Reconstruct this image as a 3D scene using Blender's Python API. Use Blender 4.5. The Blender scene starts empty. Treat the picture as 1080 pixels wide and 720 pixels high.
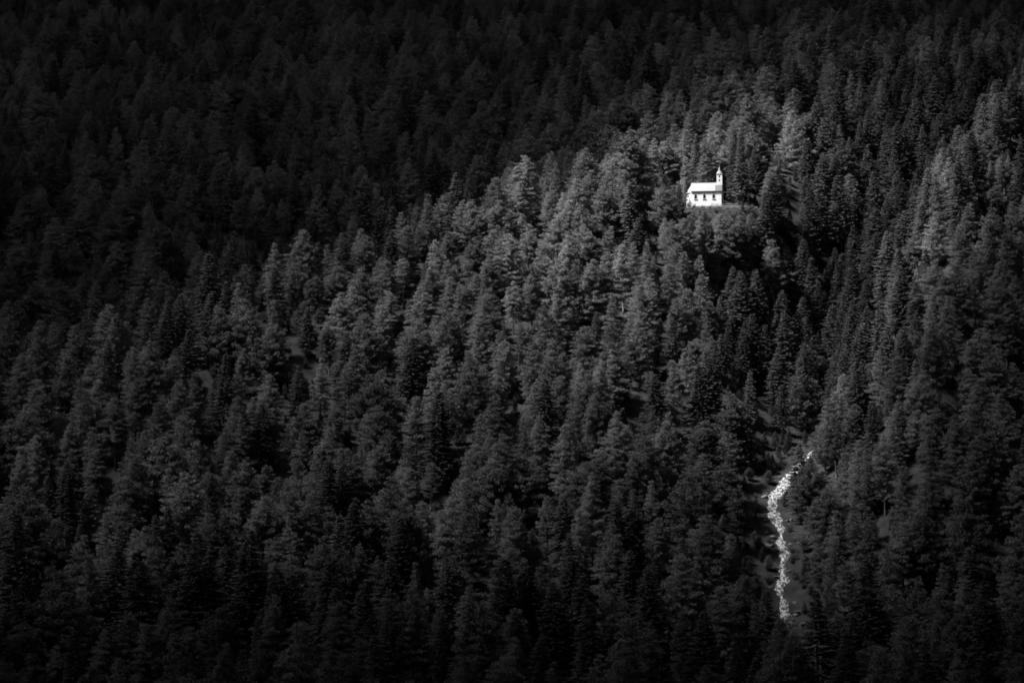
import bpy, math, random
import numpy as np
from mathutils import Vector, Euler
R = math.radians
rng = np.random.default_rng(7)
random.seed(7)
scene = bpy.context.scene
C = scene.collection

# ------------------------------------------------------------------ camera, world, sun, exposure
PITCH = R(8.0)
F = 3420.0                                    # focal length in pixels of the 1080 x 720 photograph
cam_d = bpy.data.cameras.new('camera')
cam_d.sensor_width = 36.0
cam_d.lens = 36.0 * F / 1080.0
cam_d.clip_start = 1.0
cam_d.clip_end = 12000.0
cam = bpy.data.objects.new('camera', cam_d)
cam.location = (0, 0, 0)
cam.rotation_euler = (R(90) + PITCH, 0, 0)
C.objects.link(cam)
scene.camera = cam

SUN_EL, SUN_AZ = R(53.0), R(73.0)             # height; angle to the left of straight behind the camera
SUN_DIR = Vector((-math.sin(SUN_AZ) * math.cos(SUN_EL), -math.cos(SUN_AZ) * math.cos(SUN_EL), math.sin(SUN_EL)))
world = bpy.data.worlds.new('World')
scene.world = world
world.use_nodes = True
wn = world.node_tree
wn.nodes.clear()
sky = wn.nodes.new('ShaderNodeTexSky')
sky.sky_type = 'NISHITA'
sky.sun_disc = False
sky.sun_elevation = SUN_EL
sky.sun_rotation = math.atan2(SUN_DIR.x, SUN_DIR.y)
bw = wn.nodes.new('ShaderNodeRGBToBW')        # a black and white photograph
bg = wn.nodes.new('ShaderNodeBackground')
bg.inputs['Strength'].default_value = 0.05
wo = wn.nodes.new('ShaderNodeOutputWorld')
wn.links.new(sky.outputs[0], bw.inputs[0])
wn.links.new(bw.outputs[0], bg.inputs[0])
wn.links.new(bg.outputs[0], wo.inputs[0])

sun_d = bpy.data.lights.new('sun', 'SUN')
sun_d.energy = 4.5
sun_d.angle = R(6.0)
sun = bpy.data.objects.new('sun', sun_d)
sun.rotation_euler = SUN_DIR.to_track_quat('Z', 'Y').to_euler()
sun.location = (-400, -300, 700)
C.objects.link(sun)

vs = scene.view_settings
vs.view_transform = 'Standard'
vs.look = 'None'
vs.gamma = 1.0
vs.use_curve_mapping = False
vs.exposure = 2.0
scene.render.engine = 'CYCLES'
cy = scene.cycles
cy.max_bounces = 5
cy.diffuse_bounces = 2
cy.glossy_bounces = 2
cy.transmission_bounces = 2
cy.volume_bounces = 0
cy.transparent_max_bounces = 16
cy.use_denoising = True
cy.filter_width = 1.75

# ------------------------------------------------------------------ helpers
def proj(x, y, z):
    d = y * math.cos(PITCH) + z * math.sin(PITCH)
    h = -y * math.sin(PITCH) + z * math.cos(PITCH)
    return 540 + F * x / d, 360 - F * h / d, d

def unproj(u, v, y):
    """the point at forward distance y that is seen at (u, v)"""
    el = PITCH - math.atan((v - 360) / F)
    z = y * math.tan(el)
    d = y * math.cos(PITCH) + z * math.sin(PITCH)
    return (u - 540) * d / F, y, z

def tag(o, label=None, cat=None, group=None, kind=None):
    if label: o['label'] = label
    if cat: o['category'] = cat
    if group: o['group'] = group
    if kind: o['kind'] = kind
    return o

def empty(name, loc=(0, 0, 0), rz=0.0, scl=(1, 1, 1)):
    o = bpy.data.objects.new(name, None)
    o.location = loc
    o.rotation_euler = (0, 0, rz)
    o.scale = scl
    o.empty_display_size = 0.5
    C.objects.link(o)
    return o

def mesh_np(name, V, Fq, mats=(), midx=None, tone=None, smooth=False):
    """mesh from numpy: V (n,3), Fq list/array of faces of one size or python lists"""
    me = bpy.data.meshes.new(name)
    V = np.asarray(V, dtype=np.float32)
    if isinstance(Fq, np.ndarray):
        k = Fq.shape[1]
        n = Fq.shape[0]
        me.vertices.add(len(V))
        me.vertices.foreach_set('co', V.ravel())
        me.loops.add(n * k)
        me.loops.foreach_set('vertex_index', Fq.astype(np.int32).ravel())
        me.polygons.add(n)
        me.polygons.foreach_set('loop_start', np.arange(0, n * k, k, dtype=np.int32))
        me.update(calc_edges=True)
    else:
        me.from_pydata([tuple(map(float, p)) for p in V], [], [list(map(int, f)) for f in Fq])
        me.update()
    for m in mats: me.materials.append(m)
    if midx is not None:
        me.polygons.foreach_set('material_index', np.asarray(midx, dtype=np.int32))
    if tone is not None:
        a = me.attributes.new('tone', 'FLOAT', 'FACE')
        a.data.foreach_set('value', np.asarray(tone, dtype=np.float32))
    me.polygons.foreach_set('use_smooth', np.full(len(me.polygons), smooth, dtype=bool))
    me.validate()
    return me

def link(name, me, parent=None, loc=(0, 0, 0)):
    o = bpy.data.objects.new(name, me)
    o.location = loc
    C.objects.link(o)
    if parent is not None: o.parent = parent
    return o

class MB:
    def __init__(s): s.v, s.f = [], []
    def add(s, V, Fs):
        b = len(s.v)
        s.v += [tuple(p) for p in V]
        s.f += [[b + i for i in f] for f in Fs]
    def box(s, x0, x1, y0, y1, z0, z1):
        V = [(x0, y0, z0), (x1, y0, z0), (x1, y1, z0), (x0, y1, z0), (x0, y0, z1), (x1, y0, z1), (x1, y1, z1), (x0, y1, z1)]
        s.add(V, [(3, 2, 1, 0), (4, 5, 6, 7), (0, 1, 5, 4), (1, 2, 6, 5), (2, 3, 7, 6), (3, 0, 4, 7)])
    def rings(s, rings, cap=True):
        n = len(rings[0]); b = len(s.v)
        for r in rings: s.v += [tuple(p) for p in r]
        for i in range(len(rings) - 1):
            for j in range(n):
                k = (j + 1) % n
                s.f.append([b + i * n + j, b + i * n + k, b + (i + 1) * n + k, b + (i + 1) * n + j])
        if cap:
            s.f.append([b + j for j in reversed(range(n))])
            s.f.append([b + (len(rings) - 1) * n + j for j in range(n)])
    def lathe(s, prof, cx, cy, n=10, rot=0.0):
        s.rings([[(cx + r * math.cos(2 * math.pi * j / n + rot), cy + r * math.sin(2 * math.pi * j / n + rot), z) for j in range(n)] for r, z in prof])
    def tube(s, pts, rad, n=6):
        rings = []
        for i, p in enumerate(pts):
            p = Vector(p)
            d = Vector(pts[min(i + 1, len(pts) - 1)]) - Vector(pts[max(i - 1, 0)])
            q = d.to_track_quat('Z', 'Y')
            r = rad[i] if isinstance(rad, (list, tuple)) else rad
            rings.append([p + q @ Vector((r * math.cos(2 * math.pi * j / n), r * math.sin(2 * math.pi * j / n), 0)) for j in range(n)])
        s.rings(rings)
    def build(s, name, m, parent=None, smooth=False, bevel=0.0):
        me = mesh_np(name, s.v, s.f, (m,), smooth=smooth)
        o = link(name, me, parent)
        if bevel:
            b = o.modifiers.new('bevel', 'BEVEL'); b.width = bevel; b.segments = 2; b.limit_method = 'ANGLE'
        return o

# ------------------------------------------------------------------ materials (all grey: the photograph is black and white)
def grey_mat(name, lo, hi, scale=3.0, rough=0.85, spec=0.2, bump=0.0, detail=6, coord='Object', stretch=None, objrand=0.0):
    m = bpy.data.materials.new(name)
    m.use_nodes = True
    nt = m.node_tree
    p = nt.nodes['Principled BSDF']
    tc = nt.nodes.new('ShaderNodeTexCoord')
    src = tc.outputs[coord]
    if stretch:
        mp = nt.nodes.new('ShaderNodeMapping'); mp.inputs['Scale'].default_value = stretch
        nt.links.new(src, mp.inputs[0]); src = mp.outputs[0]
    n = nt.nodes.new('ShaderNodeTexNoise')
    n.inputs['Scale'].default_value = scale
    n.inputs['Detail'].default_value = detail
    nt.links.new(src, n.inputs['Vector'])
    mr = nt.nodes.new('ShaderNodeMapRange')
    mr.inputs['From Min'].default_value = 0.3; mr.inputs['From Max'].default_value = 0.7
    mr.inputs['To Min'].default_value = lo; mr.inputs['To Max'].default_value = hi
    nt.links.new(n.outputs[0], mr.inputs[0])
    out = mr.outputs[0]
    if objrand:
        oi = nt.nodes.new('ShaderNodeObjectInfo')
        m2 = nt.nodes.new('ShaderNodeMapRange')
        m2.inputs['To Min'].default_value = 1 - objrand; m2.inputs['To Max'].default_value = 1 + objrand
        nt.links.new(oi.outputs['Random'], m2.inputs[0])
        mu = nt.nodes.new('ShaderNodeMath'); mu.operation = 'MULTIPLY'
        nt.links.new(out, mu.inputs[0]); nt.links.new(m2.outputs[0], mu.inputs[1]); out = mu.outputs[0]
    nt.links.new(out, p.inputs['Base Color'])
    p.inputs['Roughness'].default_value = rough
    p.inputs['Specular IOR Level'].default_value = spec
    if bump:
        b = nt.nodes.new('ShaderNodeBump'); b.inputs['Strength'].default_value = bump; b.inputs['Distance'].default_value = 0.05
        nt.links.new(n.outputs[0], b.inputs['Height']); nt.links.new(b.outputs[0], p.inputs['Normal'])
    return m

def leaf_mat(name, base, rand=0.35, transl=0.15):
    m = bpy.data.materials.new(name)
    m.use_nodes = True
    nt = m.node_tree
    nt.nodes.clear()
    at = nt.nodes.new('ShaderNodeAttribute'); at.attribute_name = 'tone'
    oi = nt.nodes.new('ShaderNodeObjectInfo')
    mr = nt.nodes.new('ShaderNodeMapRange')
    mr.inputs['To Min'].default_value = base * (1 - rand); mr.inputs['To Max'].default_value = base * (1 + rand)
    nt.links.new(oi.outputs['Random'], mr.inputs[0])
    mu = nt.nodes.new('ShaderNodeMath'); mu.operation = 'MULTIPLY'
    nt.links.new(mr.outputs[0], mu.inputs[0]); nt.links.new(at.outputs['Fac'], mu.inputs[1])
    di = nt.nodes.new('ShaderNodeBsdfDiffuse'); tr = nt.nodes.new('ShaderNodeBsdfTranslucent')
    nt.links.new(mu.outputs[0], di.inputs['Color']); nt.links.new(mu.outputs[0], tr.inputs['Color'])
    gl = nt.nodes.new('ShaderNodeBsdfGlossy'); gl.inputs['Roughness'].default_value = 0.5; gl.inputs['Color'].default_value = (0.5, 0.5, 0.5, 1)
    mx = nt.nodes.new('ShaderNodeMixShader'); mx.inputs[0].default_value = transl
    nt.links.new(di.outputs[0], mx.inputs[1]); nt.links.new(tr.outputs[0], mx.inputs[2])
    m3 = nt.nodes.new('ShaderNodeMixShader'); m3.inputs[0].default_value = 0.03
    nt.links.new(mx.outputs[0], m3.inputs[1]); nt.links.new(gl.outputs[0], m3.inputs[2])
    o = nt.nodes.new('ShaderNodeOutputMaterial')
    nt.links.new(m3.outputs[0], o.inputs[0])
    return m

M = {}
M['spruce'] = leaf_mat('spruce_needles', 0.085)
M['pine'] = leaf_mat('pine_needles', 0.12)
M['larch'] = leaf_mat('larch_needles', 0.175)
M['shrub'] = leaf_mat('shrub_leaves', 0.09)
M['bark'] = grey_mat('bark', 0.06, 0.16, 2.5, 0.9, 0.1, 0.4, stretch=(4, 4, 0.7))
M['pale_bark'] = grey_mat('pale_bark', 0.14, 0.28, 2.5, 0.9, 0.1, 0.4, stretch=(4, 4, 0.7))
M['plaster'] = grey_mat('white_plaster', 0.66, 0.76, 1.3, 0.8, 0.2, 0.1)
M['roof'] = grey_mat('grey_roof_shingles', 0.19, 0.27, 2.0, 0.6, 0.3, 0.3, stretch=(5, 1, 1))
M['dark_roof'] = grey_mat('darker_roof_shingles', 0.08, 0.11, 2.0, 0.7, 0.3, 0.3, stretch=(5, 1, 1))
M['trim'] = grey_mat('dark_wooden_trim', 0.06, 0.10, 4, 0.7)
M['stone_frame'] = grey_mat('grey_window_surround', 0.36, 0.46, 4, 0.8)
M['pane'] = grey_mat('dark_window_glass', 0.035, 0.06, 1, 0.15, 0.5)
M['spire'] = grey_mat('grey_metal_spire', 0.22, 0.30, 3, 0.45, 0.5)
M['iron'] = grey_mat('dark_iron', 0.06, 0.10, 3, 0.5, 0.5)
M['wood'] = grey_mat('weathered_wood', 0.16, 0.28, 4, 0.85, 0.2, 0.3)
M['rock'] = grey_mat('grey_rock', 0.05, 0.15, 1.2, 0.85, 0.2, 0.6, objrand=0.3)
M['wall_stone'] = grey_mat('pale_wall_stone', 0.14, 0.30, 2.2, 0.9, 0.2, 0.8)
M['plinth'] = grey_mat('grey_plinth', 0.30, 0.40, 2.0, 0.9, 0.2, 0.4)

# ------------------------------------------------------------------ terrain
PATH_UD = [(1040, 140, 8), (1003, 195, 13), (960, 250, 20), (920, 303, 27), (884, 355, 31), (863, 405, 30), (863, 440, 22), (866, 472, 15), (850, 485, 13), (838, 496, 12),
           (825, 512, 11), (814, 535, 11), (822, 556, 10.5), (826, 580, 10), (826, 605, 9), (823, 626, 8.5), (831, 652, 8),
           (838, 690, 7), (850, 740, 7), (866, 800, 7)]      # where the gully is seen and how deep it is cut
YS = [-600, -300, 0, 60, 330, 510, 690, 900, 1250, 1450, 2000, 3000]
ZS = [150, 60, -2, -30, -90, -60, 24, 164, 311, 410, 690, 1000]
def base(y): return np.interp(y, YS, ZS)
def along(u, v, dep):
    lo, hi = 560.0, 1400.0
    for _ in range(60):
        y_ = (lo + hi) / 2
        if base(y_) - dep > unproj(u, v, y_)[1 + 1]: hi = y_
        else: lo = y_
    return (u, v, y_)
PATH_UV = [along(*p) for p in PATH_UD]
PATH = np.array([unproj(*p) for p in PATH_UV])
CHX, CHY = 54.8, 900.0
CHZ = unproj(743, 219, CHY)[2]

_w = [(rng.uniform(-1, 1), rng.uniform(-1, 1), rng.uniform(0, 6.28)) for _ in range(24)]
def wav(x, y, L):
    s = 0
    for a, b, c in _w[:12]:
        s = s + np.sin((x * a + y * b) * 6.28 / L + c)
    return s / 6.0
def wav2(x, y, L):
    s = 0
    for a, b, c in _w[12:]:
        s = s + np.sin((x * a + y * b) * 6.28 / L + c)
    return s / 6.0

def path_near(x, y):
    """distance to the gully line, height of its bed there, parameter"""
    best = np.full(np.shape(x), 1e9); bz = np.zeros(np.shape(x)); bt = np.zeros(np.shape(x))
    for i in range(len(PATH) - 1):
        a, b = PATH[i], PATH[i + 1]
        dx, dy = b[0] - a[0], b[1] - a[1]
        t = np.clip(((x - a[0]) * dx + (y - a[1]) * dy) / (dx * dx + dy * dy), 0, 1)
        d = np.hypot(x - a[0] - t * dx, y - a[1] - t * dy)
        k = d < best
        best = np.where(k, d, best); bz = np.where(k, a[2] + t * (b[2] - a[2]), bz); bt = np.where(k, i + t, bt)
    return best, bz, bt

def sstep(a, b, t):
    t = np.clip((t - a) / (b - a), 0, 1); return t * t * (3 - 2 * t)

def H0(x, y):
    z = base(y) + wav(x, y, 130) * 2.2 + wav2(x, y, 45) * 0.9
    # the near ridge that runs up from the left to the chapel, a hollow behind it
    s = (x + 125) * -0.607 + (y - 789) * 0.796
    a = (x + 125) * 0.796 + (y - 789) * 0.607
    sp = np.maximum(s, 0)
    z = z - 15 * (sp / 32 * np.exp(1 - sp / 32)) * (1 - sstep(190, 270, a))
    z = z + 5 * np.exp(-(s / 35) ** 2) * (1 - sstep(180, 260, a))
    # shoulder in front of the chapel falls away more steeply
    z = z - 3 * np.exp(-(((x - CHX - 4) / 40) ** 2 + ((y - 856) / 24) ** 2))
    return z

def H(x, y):
    x = np.asarray(x, float); y = np.asarray(y, float)
    z = H0(x, y)
    d, bz, bt = path_near(x, y)
    # ridge beyond the gully on the right
    px = np.interp(y, PATH[::-1, 1], PATH[::-1, 0])
    z = z + 18 * np.exp(-((x - px - 33) / 19) ** 2) * sstep(700, 760, y) * (1 - sstep(960, 1050, y))
    w = np.exp(-(d / 24.0) ** 2)
    end = 1 - sstep(1000, 1060, y)
    z = z * (1 - w * end) + bz * w * end
    # level ground round the chapel
    r = np.hypot((x - CHX - 2.5) / 13.5, (y - CHY - 3) / 9)
    k = 1 - sstep(0.85, 1.7, r)
    z = z * (1 - k) + (CHZ + np.minimum(y - CHY + 1.0, 0) * 0.32) * k
    return z

def grid_axis(segs):
    out = []
    for a, b, st in segs: out += list(np.arange(a, b, st))
    return np.array(out + [segs[-1][1]])
gx = grid_axis([(-1500, -330, 45), (-330, 330, 3.5), (330, 1500, 45)])
gy = grid_axis([(-600, 540, 30), (540, 1400, 3.0), (1400, 3000, 50)])
GX, GY = np.meshgrid(gx, gy)
GZ = H(GX, GY)
nx, ny = len(gx), len(gy)
idx = np.arange(nx * ny).reshape(ny, nx)
quads = np.stack([idx[:-1, :-1], idx[:-1, 1:], idx[1:, 1:], idx[1:, :-1]], -1).reshape(-1, 4)
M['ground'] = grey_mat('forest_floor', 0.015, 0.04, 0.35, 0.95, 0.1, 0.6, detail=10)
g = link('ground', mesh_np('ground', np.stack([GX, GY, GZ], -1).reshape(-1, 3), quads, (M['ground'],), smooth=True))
tag(g, 'dark forest floor of the mountainside under the conifers', 'ground', kind='structure')

# ------------------------------------------------------------------ unseen layer added above the slope to shade it, thinned to spotlight the chapel
SHADE_UP = 260.0                                # metres above the slope, which it follows
def light_at(x, y):
    """share of the sun that the layer lets through above ground point (x, y)"""
    def gs(cx, cy, sx, sy, rot=0.0):
        c, s_ = math.cos(rot), math.sin(rot)
        dx, dy = x - cx, y - cy
        u = dx * c + dy * s_; v = -dx * s_ + dy * c
        return np.exp(-0.5 * ((u / sx) ** 2 + (v / sy) ** 2))
    L = 0.010 + 0.95 * gs(60, 908, 28, 26) + 0.90 * gs(86, 950, 36, 30) + 1.05 * gs(38, 878, 35, 28, R(37)) + 0.10 * gs(-58, 822, 42, 20, R(37)) \
        + 0.13 * gs(105, 1040, 45, 55) + 0.44 * gs(24, 822, 54, 38) + 0.07 * gs(-70, 752, 60, 33) + 0.085 * gs(0, 745, 120, 42)
    dd_, _, _ = path_near(x + 6, y)
    band = np.exp(-(dd_ / 23.0) ** 2) * sstep(800, 840, y) * (1 - sstep(930, 990, y))       # thicker streak shaped to darken the ravine
    L = L * (1 - 0.92 * band) + 0.85 * gs(113, 868, 50, 14, R(62)) + 0.12 * gs(128, 950, 26, 38) + 0.17 * gs(66, 768, 16, 24)
    return np.clip(L, 0.008, 0.99)
cx_ = grid_axis([(-3600, -900, 180), (-900, 600, 9), (600, 3600, 180)]); cy_ = grid_axis([(-3000, 300, 180), (300, 1400, 9), (1400, 3400, 180)])
CX, CY = np.meshgrid(cx_, cy_)
sd = np.array(SUN_DIR)
# ground point under each point of the layer, along the sun
t_ = SHADE_UP / (sd[2] - 0.6 * sd[1])
PX, PY = CX - sd[0] * t_, CY - sd[1] * t_
L_ = light_at(PX + wav(PX, PY, 60) * 6, PY + wav2(PX, PY, 60) * 6)
SIG = 0.12
TH = -np.log(L_) / SIG * sd[2]
edge = np.minimum.reduce([CX - cx_[0], cx_[-1] - CX, CY - cy_[0], cy_[-1] - CY])
TH = np.minimum(TH, 90) * np.clip(edge / 300, 0.02, 1)
TH = np.maximum(TH, 0.05)
bz_ = 164 + 0.6 * np.maximum(CY - 900, -260) + SHADE_UP + wav(CX, CY, 90) * 4
n0 = CX.size
ci = np.arange(n0).reshape(CX.shape)
Vt = np.stack([CX, CY, bz_ + TH], -1).reshape(-1, 3); Vb = np.stack([CX, CY, bz_], -1).reshape(-1, 3)
q = np.stack([ci[:-1, :-1], ci[:-1, 1:], ci[1:, 1:], ci[1:, :-1]], -1).reshape(-1, 4)
qb = q[:, ::-1] + n0
rim = np.concatenate([ci[0, :], ci[1:, -1], ci[-1, -2::-1], ci[-2:0:-1, 0]])
rn = np.roll(rim, -1)
qs = np.stack([rim, rim + n0, rn + n0, rn], -1)
cm = bpy.data.materials.new('shade_layer_volume')
cm.use_nodes = True
cnt = cm.node_tree; cnt.nodes.clear()
pv = cnt.nodes.new('ShaderNodeVolumePrincipled'); pv.inputs['Density'].default_value = SIG
pv.inputs['Color'].default_value = (0.35, 0.35, 0.35, 1); pv.inputs['Anisotropy'].default_value = 0.6
co = cnt.nodes.new('ShaderNodeOutputMaterial'); cnt.links.new(pv.outputs[0], co.inputs['Volume'])
cl = link('shade_layer', mesh_np('shade_layer', np.concatenate([Vt, Vb]), np.concatenate([q, qb, qs]), (cm,), smooth=True))
tag(cl, 'unseen layer added above the mountainside to shade it, with a thin gap', 'shade_layer', kind='stuff')

# ------------------------------------------------------------------ tree shapes
def norm(a): return a / np.maximum(np.linalg.norm(a, axis=-1, keepdims=True), 1e-6)

def spindles(P, D, L, W, r):
    """needle twigs: one slender three-sided spindle per row, five corners and six faces"""
    n = len(P)
    D = norm(D)
    A = norm(np.cross(D, r.normal(size=(n, 3)) + np.array([0, 0, 0.5])))
    B = np.cross(D, A)
    Mid = P + D * (L * 0.42)[:, None]
    ring = [Mid + (A * math.cos(a) + B * math.sin(a)) * W[:, None] for a in (0, 2.094, 4.189)]
    V = np.stack([P] + ring + [P + D * L[:, None]], 1).reshape(-1, 3)
    o = (np.arange(n) * 5)[:, None]
    Fq = np.concatenate([o + np.array([q_]) for q_ in ((0, 2, 1), (0, 3, 2), (0, 1, 3), (4, 1, 2), (4, 2, 3), (4, 3, 1))], 1).reshape(-1, 3)
    return V, Fq

class Crown:
    def __init__(s, seed): s.r = np.random.default_rng(seed); s.P, s.D, s.L, s.W = [], [], [], []
    def put(s, P, D, L, W): s.P.append(P); s.D.append(D); s.L.append(L); s.W.append(W)
    def build(s, name, mat):
        P, D, L, W = map(np.concatenate, (s.P, s.D, s.L, s.W))
        V, Fq = spindles(P, D, L, W, s.r)
        n = len(P)
        return mesh_np(name, V, Fq, (mat,), tone=np.repeat(s.r.uniform(0.9, 1.1, n), 6), smooth=True)

def spruce_crown(seed, Hn, Rm, base_f=0.12, dens=1.0, power=0.85, droop=0.35):
    c = Crown(seed); r = c.r
    ph = r.uniform(0, 6.28, 4)
    h = Hn * base_f
    while h < Hn - 0.25:
        t = (h - Hn * base_f) / (Hn * (1 - base_f))
        rad = Rm * (1 - t) ** power * min(1, 0.55 + t * 4) * r.uniform(0.86, 1.12)
        nb = max(5, int(round((7 + rad * 2.6) * dens)))
        a0 = r.uniform(0, 6.28)
        for b in range(nb):
            if r.random() < 0.06 + 0.6 * max(0.0, 0.5 - t): continue
            a = a0 + 6.283 * b / nb + r.normal(0, 0.14)
            ln = rad * r.uniform(0.72, 1.18) * (1 + 0.16 * math.sin(2 * a + ph[0] + h * .5) + 0.10 * math.sin(3 * a + ph[1] - h * .9)) + 0.15
            k = max(3, int(ln / 0.27))
            tt = np.linspace(0.22, 1, k) ** 0.8
            dz = droop * (0.6 + 0.7 * (1 - t)) * r.uniform(0.6, 1.4)
            rr = ln * tt
            zz = h + r.normal(0, 0.24) + ln * (0.10 * tt - dz * tt ** 2 + dz * 0.45 * tt ** 4) + r.normal(0, 0.05)
            ca, sa = math.cos(a), math.sin(a)
            P = np.stack([rr * ca, rr * sa, zz], -1)
            T = norm(np.gradient(P, axis=0)) if k > 1 else np.array([[ca, sa, 0.0]])
            Lat = np.array([-sa, ca, 0.0])
            size = (0.34 + 0.42 * (1 - tt)) * min(1.0, 0.55 + 0.25 * ln)
            for sgn in (-1, 1):
                D = T * 0.75 + sgn * Lat * 0.8 + np.array([0, 0, -0.22]) + r.normal(0, 0.16, (k, 3))
                c.put(P, D, size * r.uniform(0.8, 1.3, k), 0.065 + 0.04 * r.random(k))
            D = T * 0.9 + np.array([0, 0, -0.55]) + r.normal(0, 0.25, (k, 3))
            c.put(P, D, size * r.uniform(0.7, 1.1, k), 0.08 + 0.05 * r.random(k))
            D = T * 1.0 + np.array([0, 0, 0.3]) + r.normal(0, 0.2, (k, 3))
            c.put(P, D, size * r.uniform(0.6, 1.0, k), 0.08 + 0.04 * r.random(k))
        h += r.uniform(0.5, 1.0) * (0.55 + 0.45 * (1 - t))
    k = 10
    P = np.stack([np.zeros(k), np.zeros(k), Hn - np.linspace(0.9, 0.1, k)], -1)
    c.put(P, np.array([0, 0, 1.0]) + r.normal(0, 0.45, (k, 3)), np.full(k, 0.4), np.full(k, 0.06))
    return c

def clump(c, ctr, size, n, up):
    r = c.r
    D = norm((r.normal(size=(n, 3)) + up) * np.array([1.0, 1.0, 0.6]))
    P = ctr + D * size * r.uniform(0.05, 0.55, (n, 1))
    c.put(P, D + r.normal(0, 0.25, (n, 3)), size * r.uniform(0.6, 1.1, n), size * r.uniform(0.06, 0.115, n))

def axis_crown(c, x0, y0, z0, z1, Rm, round_, clumpy, lift, step=0.55, nbf=1.0):
    """one leader with its boughs: Rm widest radius, round_ how blunt the top is"""
    r = c.r
    ph = r.uniform(0, 6.28, 4)
    h = z0
    while h < z1 - 0.15:
        t = (h - z0) / (z1 - z0)
        rad = Rm * max(0.0, 1 - t ** (1.0 + round_ * 1.5)) ** (0.98 - 0.40 * round_) * min(1, 0.6 + 1.9 * t) * r.uniform(0.82, 1.14)
        nb = max(4, int(round((4.4 + rad * 2.1) * nbf)))
        a0 = r.uniform(0, 6.28)
        for b in range(nb):
            if r.random() < 0.06 + 0.6 * max(0.0, 0.55 - t): continue
            a = a0 + 6.283 * b / nb + r.normal(0, 0.2)
            ln = rad * r.uniform(0.62, 1.15) * (1 + 0.2 * math.sin(2 * a + ph[0] + h * .35) + 0.12 * math.sin(3 * a + ph[1] - h * .7)) + 0.15
            ca, sa = math.cos(a), math.sin(a)
            lf = lift * (0.35 + 0.9 * t) + r.normal(0, 0.12); hj = h + r.normal(0, 0.3)
            k = max(2, int(ln / (0.42 if clumpy else 0.33)))
            tt = np.linspace(0.3, 1.0, k)
            for q_ in tt:
                p = np.array([x0 + ln * q_ * ca, y0 + ln * q_ * sa, hj + ln * (lf * q_ ** 1.6 - 0.12 * q_)])
                p += r.normal(0, 0.10, 3)
                up = np.array([ca * 0.5, sa * 0.5, 0.55 if clumpy else 0.25])
                if clumpy: clump(c, p, 0.44 + 0.16 * r.random(), 24, up)
                else: clump(c, p, 0.38 + 0.14 * r.random(), 19, up)
        h += step * r.uniform(0.75, 1.25)
    clump(c, np.array([x0, y0, z1 - 0.35]), 0.45, 16, np.array([0, 0, 0.9]))

def pine_crown(seed, Hn, Rm, base_f=0.2, heads=1):
    c = Crown(seed)
    axis_crown(c, 0, 0, Hn * base_f, Hn, Rm, 0.32, True, 0.45, 0.95)
    for i in range(heads):
        a = c.r.uniform(0, 6.28); d = Rm * c.r.uniform(0.35, 0.6)
        axis_crown(c, d * math.cos(a), d * math.sin(a), Hn * c.r.uniform(0.45, 0.55), Hn * c.r.uniform(0.72, 0.9), Rm * 0.5, 0.5, True, 0.4, 0.9)
    return c

def larch_crown(seed, Hn, Rm, base_f=0.18, heads=1, round_=0.55):
    c = Crown(seed)
    axis_crown(c, 0, 0, Hn * base_f, Hn, Rm, round_, False, 0.2, 0.85, 1.25)
    for i in range(heads):
        a = c.r.uniform(0, 6.28); d = Rm * c.r.uniform(0.3, 0.55)
        axis_crown(c, d * math.cos(a), d * math.sin(a), Hn * c.r.uniform(0.45, 0.6), Hn * c.r.uniform(0.72, 0.92), Rm * 0.45, 0.3, False, 0.2, 0.8)
    return c

def trunk_mb(seed, Hn, rb, stubs=True, top=0.96):
    r = random.Random(seed)
    m = MB()
    n = 9
    pts, rad = [], []
    ox = oy = 0.0
    for i in range(n):
        t = i / (n - 1)
        ox += r.uniform(-.05, .05); oy += r.uniform(-.05, .05)
        pts.append((ox * t, oy * t, -1.2 + (Hn * top + 1.2) * t))
        rad.append(rb * (1.25 if i == 0 else 1.0) * (1 - t) ** 0.9 + 0.025)
    m.tube(pts, rad, 7)
    if stubs:
        for i in range(16):
            t = r.uniform(.12, .9); z = Hn * t; a = r.uniform(0, 6.28); l = r.uniform(.5, 1.3) * (1.3 - t)
            m.tube([(0, 0, z), (l * .6 * math.cos(a), l * .6 * math.sin(a), z - .02), (l * math.cos(a), l * math.sin(a), z + .12)], [.05, .035, .012], 4)
    return m

KINDS = {'spruce': [], 'pine': [], 'larch': []}        # each: (crown mesh, trunk mesh, nominal height, half-width)
def add_variant(kind, c, Hn, Rm, rb, bark='bark'):
    i = len(KINDS[kind])
    cme = c.build(kind + '_crown', M[kind])
    tm = trunk_mb(i * 7 + 3, Hn, rb)
    tme = mesh_np(kind + '_trunk', tm.v, tm.f, (M[bark],), smooth=True)
    KINDS[kind].append((cme, tme, Hn, Rm))
for i, (h_, r_, b_, p_, d_) in enumerate([(22, 3.6, .10, .70, .34), (23, 3.3, .12, .62, .42), (20, 3.9, .08, .80, .30), (22, 3.0, .14, .62, .45), (22, 3.8, .16, .70, .36), (20, 3.6, .08, .85, .26), (19, 3.2, .06, .75, .5), (22, 4.1, .2, .78, .4), (21, 2.8, .1, .6, .3)]):
    add_variant('spruce', spruce_crown(100 + i, h_, r_, b_, 1.0, p_, d_), h_, r_, .24)
for i, (h_, r_, b_, k_) in enumerate([(17, 3.4,   .16, 1), (18, 3.9, .22, 2), (17, 3.1, .15, 0), (17, 4.0, .25, 3), (19, 3.3, .2, 1), (17, 3.6, .18, 2), (16, 3.5, .2, 0), (18, 3.3, .3, 1), (17, 4.1, .22, 2)]):
    add_variant('pine', pine_crown(200 + i, h_, r_, b_, k_), h_, r_, .26)
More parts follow.
